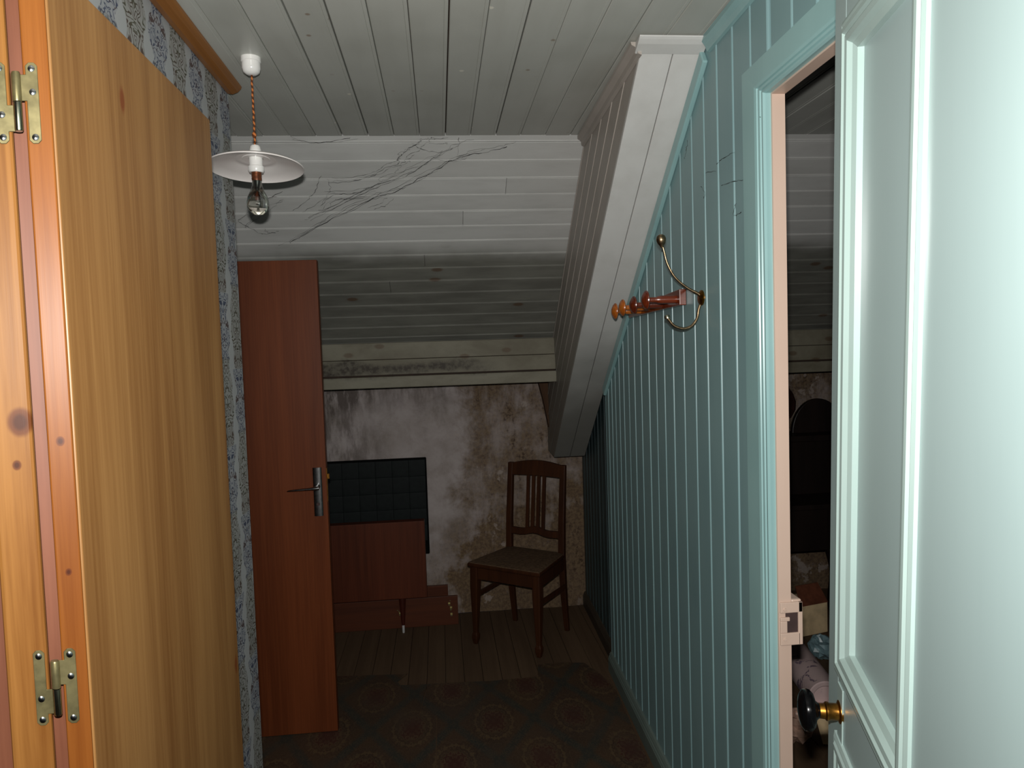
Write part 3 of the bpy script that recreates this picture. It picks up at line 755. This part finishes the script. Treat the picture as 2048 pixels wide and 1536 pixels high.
# ------------------------------------------------------------------ chair
ch = empty('dining_chair', (0.397, 3.849, 0.0), math.radians(143.5))
tag(ch, 'dark wooden dining chair with slatted back in the corner', 'chair')
def leg(x0, y0, x1, y1, r0, r1, foot, zt):
    mb = MB(); R = []
    sec = [(0.0, r1*0.75), (0.03, r1*1.25), (0.05, r1*1.25), (0.065, r1*0.9)] if foot else [(0.0, r1)]
    for z, r in sec + [(zt*0.75, r0), (zt, r0)]:
        t = z/zt; cx = x1 + (x0-x1)*t; cy = y1 + (y0-y1)*t
        R.append([(cx-r, cy-r, z), (cx+r, cy-r, z), (cx+r, cy+r, z), (cx-r, cy+r, z)])
    return mb.loft(R)
for sx in (-1, 1):
    leg(sx*0.190, 0.158, sx*0.195, 0.170, 0.022, 0.0135, True, 0.424).build('leg', m_chair, ch, bevel=0.003)
    R = []
    for z, y, r in ((0.0, -0.205, 0.013), (0.20, -0.180, 0.0165), (0.43, -0.166, 0.018), (0.62, -0.178, 0.0175), (0.932, -0.214, 0.0155)):
        xx = sx*(0.168 if z > 0.3 else 0.168)
        R.append([(xx-r, y-r*0.8, z), (xx+r, y-r*0.8, z), (xx+r, y+r*0.8, z), (xx-r, y+r*0.8, z)])
    MB().loft(R).build('back_post', m_chair, ch, bevel=0.003)
    MB().add([(sx*0.186+dx, y, z+dz) for y, z in ((0.150, 0.268), (-0.170, 0.268)) for dx, dz in ((-0.008, -0.011), (0.008, -0.011), (0.008, 0.011), (-0.008, 0.011))],
             [(0,1,2,3),(7,6,5,4),(0,4,5,1),(1,5,6,2),(2,6,7,3),(3,7,4,0)]).build('stretcher', m_chair, ch, bevel=0.002)
    MB().add([(sx*q+dx, y, z) for q, y in ((0.198, 0.150), (0.176, -0.155)) for dx in (-0.009, 0.009) for z in (0.362, 0.424)],
             [(0,1,3,2),(4,6,7,5),(0,2,6,4),(1,5,7,3),(2,3,7,6),(0,4,5,1)]).build('apron', m_chair, ch)
MB().box(-0.170, 0.170, 0.150, 0.170, 0.358, 0.424).build('apron', m_chair, ch)
MB().box(-0.155, 0.155, -0.178, -0.160, 0.365, 0.424).build('apron', m_chair, ch)
st = MB(); R = []
for z, g in ((0.424, -0.004), (0.430, 0.0), (0.440, 0.0), (0.446, -0.004)):
    R.append([(-0.222-g, 0.190+g, z), (0.222+g, 0.190+g, z), (0.183+g, -0.183-g, z), (-0.183-g, -0.183-g, z)])
st.loft(R).build('seat', m_chair, ch, bevel=0.002)
pad = MB(); R = []
for z, g in ((0.4455, -0.004), (0.449, -0.006), (0.4525, -0.020), (0.4535, -0.09)):
    R.append([(-0.222-g, 0.190+g, z), (0.222+g, 0.190+g, z), (0.183+g, -0.183-g, z), (-0.183-g, -0.183-g, z)])
pad.loft(R).build('seat_pad', m_seat, ch, True)
def ycrv(z): return -0.178 - (z-0.62)*0.115
tr = []
N = 16
bot = [(-0.152 + 0.304*i/N, 0.862 + 0.004*math.sin(math.pi*i/N)) for i in range(N+1)]
top = [(-0.178 + 0.356*i/N, 0.925 + 0.026*math.sin(math.pi*i/N)) for i in range(N+1)]
poly = bot + top[::-1]
MB().prism(poly, lambda a, b, d: (a, ycrv(b)+d, b), -0.011, 0.010).build('top_rail', m_chair, ch, bevel=0.003)
cu = lambda q: 0.014*math.exp(-(q/0.075)**2) + 0.003*math.cos(q*42)
poly = [(-0.152 + 0.304*i/N, 0.528 + cu(-0.152+0.304*i/N)) for i in range(N+1)] + [(0.152 - 0.304*i/N, 0.564 + cu(0.152-0.304*i/N)) for i in range(N+1)]
MB().prism(poly, lambda a, b, d: (a, ycrv(b)+d, b), -0.010, 0.009).build('middle_rail', m_chair, ch, bevel=0.002)
for q in (-0.051, -0.017, 0.017, 0.051):
    MB().prism([(q-0.0095, 0.570), (q+0.0095, 0.570), (q+0.0095, 0.868), (q-0.0095, 0.868)], lambda a, b, d: (a, ycrv(b)+d, b), -0.006, 0.006).build('slat', m_chair, ch, bevel=0.001, seg=1)

# ------------------------------------------------------------------ low cabinet panel with tapered legs, quilted panel, boards
cb = empty('low_cabinet', (-0.50, 4.05, 0)); tag(cb, 'shallow red-brown veneered cabinet on tapered legs behind the brown door', 'cabinet')
MB().box(-0.42, 0.381, -0.030, 0.030, 0.205, 0.640).build('body', m_cab, cb, bevel=0.002)
for q in (-0.30, 0.240):
    lg = MB().lathe([(0.0, 0.0455), (0.0085, 0.0455), (0.011, 0.07), (0.0205, 0.2045), (0.0, 0.2045)], (q, -0.004, 0), (0, 0, 1), 18).build('leg', m_legd, cb, True)
    MB().lathe([(0.0, 0.0), (0.0055, 0.0005), (0.0068, 0.004), (0.0075, 0.0455), (0.0, 0.0455)], (q, -0.004, 0), (0, 0, 1), 16).build('ferrule', m_chrome, lg, True)
qp = empty('quilted_panel', (-0.45, 4.20, 0)); tag(qp, 'black quilted vinyl panel leaning on the wall above the red-brown cabinet', 'panel')
MB().box(-0.42, 0.350, 0.0, 0.028, 0.40, 0.968).box(-0.40, -0.35, 0.004, 0.024, 0.0, 0.41).box(0.20, 0.25, 0.004, 0.024, 0.0, 0.41).build('backing', m_quiltseam, qp, bevel=0.006)
cs = 0.0955
for r in range(5):
    for c_ in range(8):
        xa = 0.342 - cs*(c_+1); za = 0.958 - cs*(r+1)
        R = []
        for y, g in ((-0.0002, 0.0005), (-0.0012, 0.0012), (-0.0022, 0.006), (-0.0026, 0.016)):
            R.append([(xa+g, y, za+g), (xa+cs-g, y, za+g), (xa+cs-g, y, za+cs-g), (xa+g, y, za+cs-g)])
        MB().loft(R).build('quilt_square', m_quilt, qp, True)
def fittings(par, pts):
    for (a, b, c_), kind in pts:
        if kind == 'bracket':
            MB().box(a-0.006, a+0.006, b-0.004, b, c_-0.010, c_+0.010).box(a-0.006, a+0.006, b-0.014, b-0.004, c_-0.003, c_+0.003).build('bracket', m_zinc, par)
        else:
            MB().lathe([(0.0, 0.0), (0.004, 0.0), (0.003, 0.0025), (0.0, 0.003)], (a, b, c_), (0, -1, 0), 10).build('screw', m_zinc, par, True)
bd = empty('loose_board', (-0.45, 4.235, 0)); tag(bd, 'brown veneered board on edge against the wall, behind the other board', 'board')
MB().box(-0.50, 0.448, 0.0, 0.018, 0.0, 0.195).build('board', m_board, bd, bevel=0.0015)
be = empty('loose_board', (-0.42, 4.118, 0)); tag(be, 'brown board with metal fittings lying on edge on the floor behind the tapered leg', 'board')
MB().box(-0.50, 0.472, 0.0, 0.018, 0.0, 0.168).build('board', m_board, be, bevel=0.0015)
fittings(be, [((0.428, 0.0, 0.142), 'screw'), ((0.422, 0.0, 0.125), 'bracket'), ((0.432, 0.0, 0.100), 'bracket'), ((0.430, 0.0, 0.085), 'screw'), ((0.433, 0.0, 0.062), 'bracket'), ((0.126, 0.0, 0.105), 'screw'), ((0.140, 0.0, 0.086), 'bracket'), ((0.133, 0.0, 0.098), 'screw')])

# ------------------------------------------------------------------ pendant lamp
pl = empty('pendant_lamp', (-0.482, 2.069, CZ)); tag(pl, 'white enamel pendant lamp with a clear bulb on a twisted cord', 'lamp')
MB().lathe([(0.0, 0.0), (0.0265, 0.0), (0.0265, -0.012), (0.0245, -0.0135), (0.0245, -0.030), (0.021, -0.040), (0.012, -0.046), (0.004, -0.047), (0.0, -0.047)], (0, 0, 0), (0, 0, 1), 28).build('ceiling_rose', m_porc, pl, True)
cpts = [(0.0008*math.sin(i*1.9), 0.0008*math.cos(i*2.3), -0.045 - 0.195*i/20) for i in range(21)]
cord = MB().tube(cpts, 0.0027, 8).build('cord', m_cord, pl, True)
MB().lathe([(0.0, 0.008), (0.004, 0.0065), (0.0062, 0.0), (0.004, -0.0065), (0.0, -0.008)], (-0.001, 0, -0.208), (0, 0, 1), 14).build('cord_knot', m_cord, cord, True)
SZ = -0.298                      # rim plane of the shade
out = [(0.127, 0.0), (0.1275, 0.002), (0.120, 0.007), (0.095, 0.015), (0.060, 0.023), (0.036, 0.027), (0.0205, 0.029)]
inn = [(0.0195, 0.0265), (0.036, 0.0245), (0.0375, 0.0258), (0.052, 0.0228), (0.0535, 0.0232), (0.060, 0.0205), (0.095, 0.0125), (0.1195, 0.0045), (0.1265, -0.0008)]
sh = MB().lathe(out + inn + [(0.127, 0.0)], (0, 0, SZ), (0.0, 0.085, 1), 56)
sh.f = [f for f in sh.f if len(f) == 4]
sh.build('shade', m_enamel, pl, True)
MB().lathe([(0.0, 0.062), (0.010, 0.062), (0.014, 0.058), (0.0175, 0.040), (0.0178, 0.030), (0.0178, 0.006), (0.0212, 0.004), (0.0212, -0.006), (0.0185, -0.012), (0.0, -0.012)], (0, 0, SZ), (0, 0, 1), 28).build('lampholder', m_porc, pl, True)
bo = [(0.0125, -0.034), (0.0135, -0.046), (0.0185, -0.062), (0.0262, -0.078), (0.0298, -0.093), (0.0285, -0.107), (0.0215, -0.119), (0.011, -0.1255), (0.0, -0.127)]
bi = [(max(r-0.0007, 0.0), z_+0.0007 if r == 0 else z_) for r, z_ in bo]
bi[-1] = (0.0, -0.1262)
bulb = MB().lathe(bo, (0, 0, SZ), (0, 0, 1), 32)
bulb.f = [f for f in bulb.f if len(f) == 4]
n0 = len(bulb.f)
b2_ = MB().lathe(bi, (0, 0, SZ), (0, 0, 1), 32); b2_.f = [f[::-1] for f in b2_.f if len(f) == 4]
bulb.add(b2_.v, b2_.f)
bulb_o = bulb.build('bulb', m_glass, pl, True)
MB().lathe([(0.0, -0.012), (0.0135, -0.012), (0.0128, -0.016), (0.0138, -0.020), (0.0128, -0.024), (0.0138, -0.028), (0.0125, -0.034), (0.0, -0.034)], (0, 0, SZ), (0, 0, 1), 20).build('bulb_cap', m_rust, pl, True)
MB().tube([(0, 0, SZ-0.034), (0, 0, SZ-0.066)], [0.0045, 0.0025], 8).tube([(0, 0, SZ-0.066), (0.010, 0, SZ-0.088)], 0.0005, 5).tube([(0, 0, SZ-0.066), (-0.010, 0, SZ-0.088)], 0.0005, 5).tube([(0.010, 0, SZ-0.088), (0.004, 0.002, SZ-0.084), (-0.004, -0.002, SZ-0.084), (-0.010, 0, SZ-0.088)], 0.0004, 5).build('filament_stem', m_screw, bulb_o, True)

# ------------------------------------------------------------------ coat hook
hk = empty('coat_hook', (RX(2.0), 2.0, 1.72)); tag(hk, 'brass double coat hook with a ball end on the turquoise wall', 'hook')
def hpts(l): return [(a - RX(2.0), 0.0, z - 0.12) for a, z in l]
MB().lathe([(0.0, 0.0), (0.022, 0.0), (0.022, 0.004), (0.017, 0.008), (0.0, 0.009)], (0.0, 0, 0), (-1, 0, 0), 24).build('wall_plate', m_brass, hk, True)
up = spline(hpts([(0.744, 0.128), (0.735, 0.134), (0.706, 0.150), (0.672, 0.180), (0.651, 0.218), (0.642, 0.252), (0.637, 0.272)]), 7)
MB().tube(up, [0.0052 - 0.0018*min(i/20, 1) for i in range(len(up))], 10).build('upper_arm', m_hookm, hk, True)
MB().lathe([(0.0, -0.024), (0.0045, -0.023), (0.006, -0.018), (0.0105, -0.012), (0.0135, -0.004), (0.0138, 0.002), (0.0115, 0.009), (0.006, 0.0135), (0.0, 0.0145)], (0.634-RX(2.0), 0, 0.287-0.12), (-0.10, 0, 1), 24).build('ball', m_hookm, hk, True)
lo = spline(hpts([(0.744, 0.100), (0.739, 0.085), (0.734, 0.062), (0.718, 0.041), (0.694, 0.034), (0.668, 0.042), (0.652, 0.060), (0.648, 0.066)]), 7)
MB().tube(lo, 0.0040, 10).build('lower_hook', m_hookm, hk, True)
MB().lathe([(0.0, 0.0), (0.008, 0.0), (0.0085, 0.006), (0.006, 0.010), (0.0, 0.010)], (0.648-RX(2.0), 0, -0.056), (-0.25, 0, 1), 16).build('end_cap', m_zincb, hk, True)

# ------------------------------------------------------------------ turned peg rail
pg = empty('peg_rail', (RX(2.40), 2.40, 1.72)); tag(pg, 'small red-brown wooden rail with turned pegs on the turquoise wall', 'coat rail')
def PR(s, z, o): return (RX(s) - o - RX(2.40), s - 2.40, z - 1.72)
MB().prism([(2.140, 1.708), (2.80, 1.696), (2.80, 1.730), (2.140, 1.757)], PR, 0.0005, 0.022).build('rail', m_peg, pg, bevel=0.002)
for i, (s_, z_) in enumerate(((2.175, 1.728), (2.33, 1.722), (2.49, 1.722), (2.61, 1.716))):
    prof = [(0.0, 0.0), (0.0125, 0.0), (0.0125, 0.050), (0.0105, 0.060), (0.0085, 0.064), (0.0085, 0.085), (0.015, 0.088), (0.027, 0.0925), (0.0295, 0.095), (0.0285, 0.098), (0.024, 0.0995), (0.0245, 0.102), (0.018, 0.1055), (0.010, 0.109), (0.0, 0.110)]
    c0 = PR(s_, z_, 0.0215)
    MB().lathe(prof, c0, (-1, -0.02, 0.0), 22).build('peg', m_peg if i < 2 else m_pegl, pg, True)

# ------------------------------------------------------------------ next room, seen through the doorway
dr = empty('dressing_table', (2.10, 3.92, 0)); tag(dr, 'near-black wooden dressing table with arched back in the next room', 'dressing table')
MB().box(-0.50, 0.50, -0.22, 0.22, 0.43, 0.66).build('lower_body', m_dark, dr, bevel=0.006)
MB().box(-0.53, 0.53, -0.24, 0.23, 0.66, 0.69).build('table_top', m_dark, dr, bevel=0.005)
MB().box(-0.50, 0.50, 0.02, 0.21, 0.69, 1.00).build('upper_body', m_dark, dr, bevel=0.004)
MB().box(-0.52, 0.52, -0.01, 0.22, 1.00, 1.035).build('shelf', m_dark, dr, bevel=0.004)
arc = [(0.10 + 0.16*math.cos(math.pi*i/20), 1.0352 + 0.20*math.sin(math.pi*i/20)) for i in range(21)]
MB().prism(arc, lambda a, b, d: (a, d, b), 0.10, 0.13).build('arched_back', m_dark, dr, bevel=0.004)
for sx in (-1, 1):
    for sy in (-1, 1):
        path = spline([(sx*0.44 - (0.42 if sx > 0 and sy < 0 else 0), sy*0.17, 0.43), (sx*0.455 - (0.42 if sx > 0 and sy < 0 else 0), sy*0.18, 0.30), (sx*0.44 - (0.42 if sx > 0 and sy < 0 else 0), sy*0.17, 0.12), (sx*0.455 - (0.42 if sx > 0 and sy < 0 else 0), sy*0.19, 0.006)], 6)
        MB().tube(path, [0.036 - 0.020*i/(len(path)-1) for i in range(len(path))], 10).build('leg', m_dark, dr, True)
ht = empty('hanging_bag', (2.10, 4.262, 1.10)); tag(ht, 'dark brown bag hanging on the wall of the next room', 'bag')
R = []
for z_, rx, ry in ((-0.01, 0.02, 0.006), (0.0, 0.055, 0.015), (0.05, 0.085, 0.024), (0.10, 0.088, 0.026), (0.15, 0.07, 0.020), (0.19, 0.04, 0.012), (0.20, 0.02, 0.006)):
    R.append([(rx*math.cos(2*math.pi*k/18) + 0.006*math.sin(k*2.1), ry*math.sin(2*math.pi*k/18), z_) for k in range(18)])
MB().loft(R).build('body', m_hat, ht, True)
MB().tube(spline([(-0.02, 0, 0.19), (-0.015, 0.01, 0.26), (0.0, 0.018, 0.28), (0.015, 0.01, 0.26), (0.02, 0, 0.19)], 6), 0.004, 6).build('strap', m_hat, ht, True)
def crumple(name, loc, r, mat, lab, cat, seed, sc=(1, 1, 1)):
    rr = random.Random(seed); mb = MB(); n1, n2 = 14, 9; R = []
    for j in range(n2+1):
        ph = math.pi*j/n2; ring = []
        for i in range(n1):
            q = r*(0.72 + 0.42*rr.random()); a = 2*math.pi*i/n1
            ring.append((q*math.sin(ph)*math.cos(a)*sc[0], q*math.sin(ph)*math.sin(a)*sc[1], max(r*sc[2] + q*math.cos(ph)*sc[2], 0.001)))
        R.append(ring)
    o = mb.loft(R).build(name, mat); o.location = loc; return tag(o, lab, cat)
rl = empty('printed_roll', (1.62, 3.05, 0.0)); tag(rl, 'lilac printed paper roll lying on the floor beyond the doorway', 'roll')
A, B = Vector((0.06, 0.42, 0.072)), Vector((-0.05, -0.22, 0.072)); dv = (B-A).normalized()
Ln = (B-A).length
MB().lathe([(0.052, 0.002), (0.068, 0.0), (0.072, 0.004), (0.074, Ln*0.5), (0.072, Ln-0.004), (0.068, Ln), (0.052, Ln-0.002), (0.048, Ln-0.06), (0.0, Ln-0.06)], A, dv, 28).build('roll', m_roll, rl, True)
cx = empty('open_carton', (1.93, 3.70, 0.0)); cx.rotation_euler = (0, 0, math.radians(14)); tag(cx, 'cream carton with a brown flap behind the lilac roll', 'box')
MB().box(-0.09, 0.09, -0.08, 0.08, 0.0, 0.17).build('body', m_cream, cx, bevel=0.003)
MB().add([(-0.092, -0.082, 0.165), (0.092, -0.082, 0.165), (0.07, -0.03, 0.26), (-0.08, -0.03, 0.26), (-0.092, -0.079, 0.165), (0.092, -0.079, 0.165), (0.07, -0.026, 0.26), (-0.08, -0.026, 0.26)],
         [(0,1,2,3),(7,6,5,4),(0,4,5,1),(1,5,6,2),(2,6,7,3),(3,7,4,0)]).build('flap', m_flap, cx)
crumple('crumpled_plastic', (1.83, 3.34, 0.0), 0.060, m_blue, 'crumpled pale blue plastic beside the lilac roll', 'plastic', 3)
crumple('crumpled_bag', (1.345, 2.66, 0.0), 0.062, m_pinkp, 'crumpled pinkish plastic bag below the strike plate', 'bag', 5)
pc = MB().add([(1.44, 2.62, 0.003), (1.58, 2.58, 0.003), (1.60, 2.72, 0.10), (1.47, 2.76, 0.09), (1.44, 2.62, 0.001), (1.58, 2.58, 0.001), (1.602, 2.722, 0.098), (1.472, 2.762, 0.088)],
              [(0,1,2,3),(7,6,5,4),(0,4,5,1),(1,5,6,2),(2,6,7,3),(3,7,4,0)]).build('card_scrap', m_cream)
tag(pc, 'scrap of cream card propped up under the black door knob', 'card')

# ------------------------------------------------------------------ cobwebs
WEB = [[(0.291,2.832,2.372),(0.218,2.848,2.36),(0.105,2.872,2.344),(-0.011,2.935,2.301),(-0.153,3.016,2.245),(-0.246,3.045,2.225),(-0.373,3.107,2.182),(-0.532,3.196,2.121),(-0.631,3.255,2.08)],
 [(0.105,2.824,2.377),(0.059,2.844,2.363),(-0.022,2.892,2.33),(-0.113,2.949,2.291),(-0.255,3.007,2.251),(-0.404,3.083,2.199),(-0.521,3.146,2.156)],
 [(-0.038,2.803,2.391),(-0.071,2.823,2.378),(-0.106,2.85,2.359),(-0.131,2.874,2.343),(-0.136,2.898,2.326),(-0.191,2.915,2.314),(-0.241,2.947,2.292),(-0.324,2.969,2.278),(-0.419,2.975,2.273)],
 [(-0.134,2.956,2.286),(-0.246,2.992,2.262),(-0.319,3.021,2.241),(-0.402,3.028,2.237),(-0.465,3.074,2.205)],
 [(-0.169,3.046,2.224),(-0.2,3.077,2.203),(-0.244,3.093,2.192)], [(-0.522,2.789,2.401),(-0.453,2.811,2.386),(-0.389,2.808,2.388),(-0.298,2.791,2.4)],
 [(-0.608,3.01,2.249),(-0.709,3.062,2.213),(-0.814,3.141,2.159)], [(-0.816,3.149,2.154),(-0.758,3.192,2.124),(-0.728,3.209,2.112),(-0.683,3.202,2.117)],
 [(0.105,2.794,2.398),(0.1,2.865,2.349)], [(-0.071,2.816,2.382),(-0.04,2.837,2.368),(0.026,2.851,2.359),(0.085,2.837,2.368)],
 [(-0.441,2.946,2.293),(-0.472,3.004,2.253),(-0.515,3.05,2.222),(-0.58,3.096,2.19)], [(0.059,2.794,2.398),(0.014,2.797,2.396),(-0.005,2.792,2.399)]]
rr = random.Random(11)
wmb = MB()
def strand(mb, P, r0, jit):
    q = spline(P, 6)
    q = [p + Vector((rr.uniform(-jit, jit), rr.uniform(-jit, jit)*0.5, rr.uniform(-jit, jit)*0.5)) for p in q]
    mb.tube(q, [r0*(0.35 + 1.3*rr.random()**2) for _ in q], 5)
for i, P in enumerate(WEB):
    strand(wmb, P, 0.0009 if i in (0, 2) else 0.0006, 0.005)
    for k in range(3 if i in (0, 1, 2, 3, 6) else 1):
        dx = rr.uniform(-.05, .05); dl = rr.uniform(-.03, .05)
        strand(wmb, [(a + dx + rr.uniform(-.02, .02), max(b + dl*ca, SY + 0.002), min(c - dl*sa, CZ - 0.012)) for a, b, c in P[rr.randint(0, 1):]], 0.0004, 0.007)
wo = wmb.build('cobweb', m_web, kind='stuff'); tag(wo, 'dusty cobweb strands hanging under the sloping ceiling by the lamp', 'cobweb')
WEB2 = [[(0.73,1.579,1.996),(0.732,1.652,1.973),(0.732,1.659,1.943)],[(0.732,1.652,1.973),(0.734,1.726,1.986),(0.736,1.817,1.994)],[(0.734,1.723,2.055),(0.736,1.802,2.059),(0.736,1.839,2.056)],
 [(0.736,1.84,2.038),(0.739,1.93,2.055)],[(0.742,2.069,2.182),(0.743,2.086,2.162),(0.743,2.103,2.137)],[(0.718,1.545,2.083),(0.722,1.563,2.091),(0.731,1.609,2.098)],[(0.733,1.686,1.904),(0.734,1.729,1.904),(0.733,1.717,1.93)],[(0.74,1.973,2.028),(0.739,1.933,2.001),(0.739,1.947,1.99)]]
wmb = MB()
for P in WEB2: strand(wmb, P, 0.0006, 0.0025)
wo = wmb.build('cobweb', m_web, kind='stuff'); tag(wo, 'fine cobweb threads on the turquoise boards beside the door casing', 'cobweb')
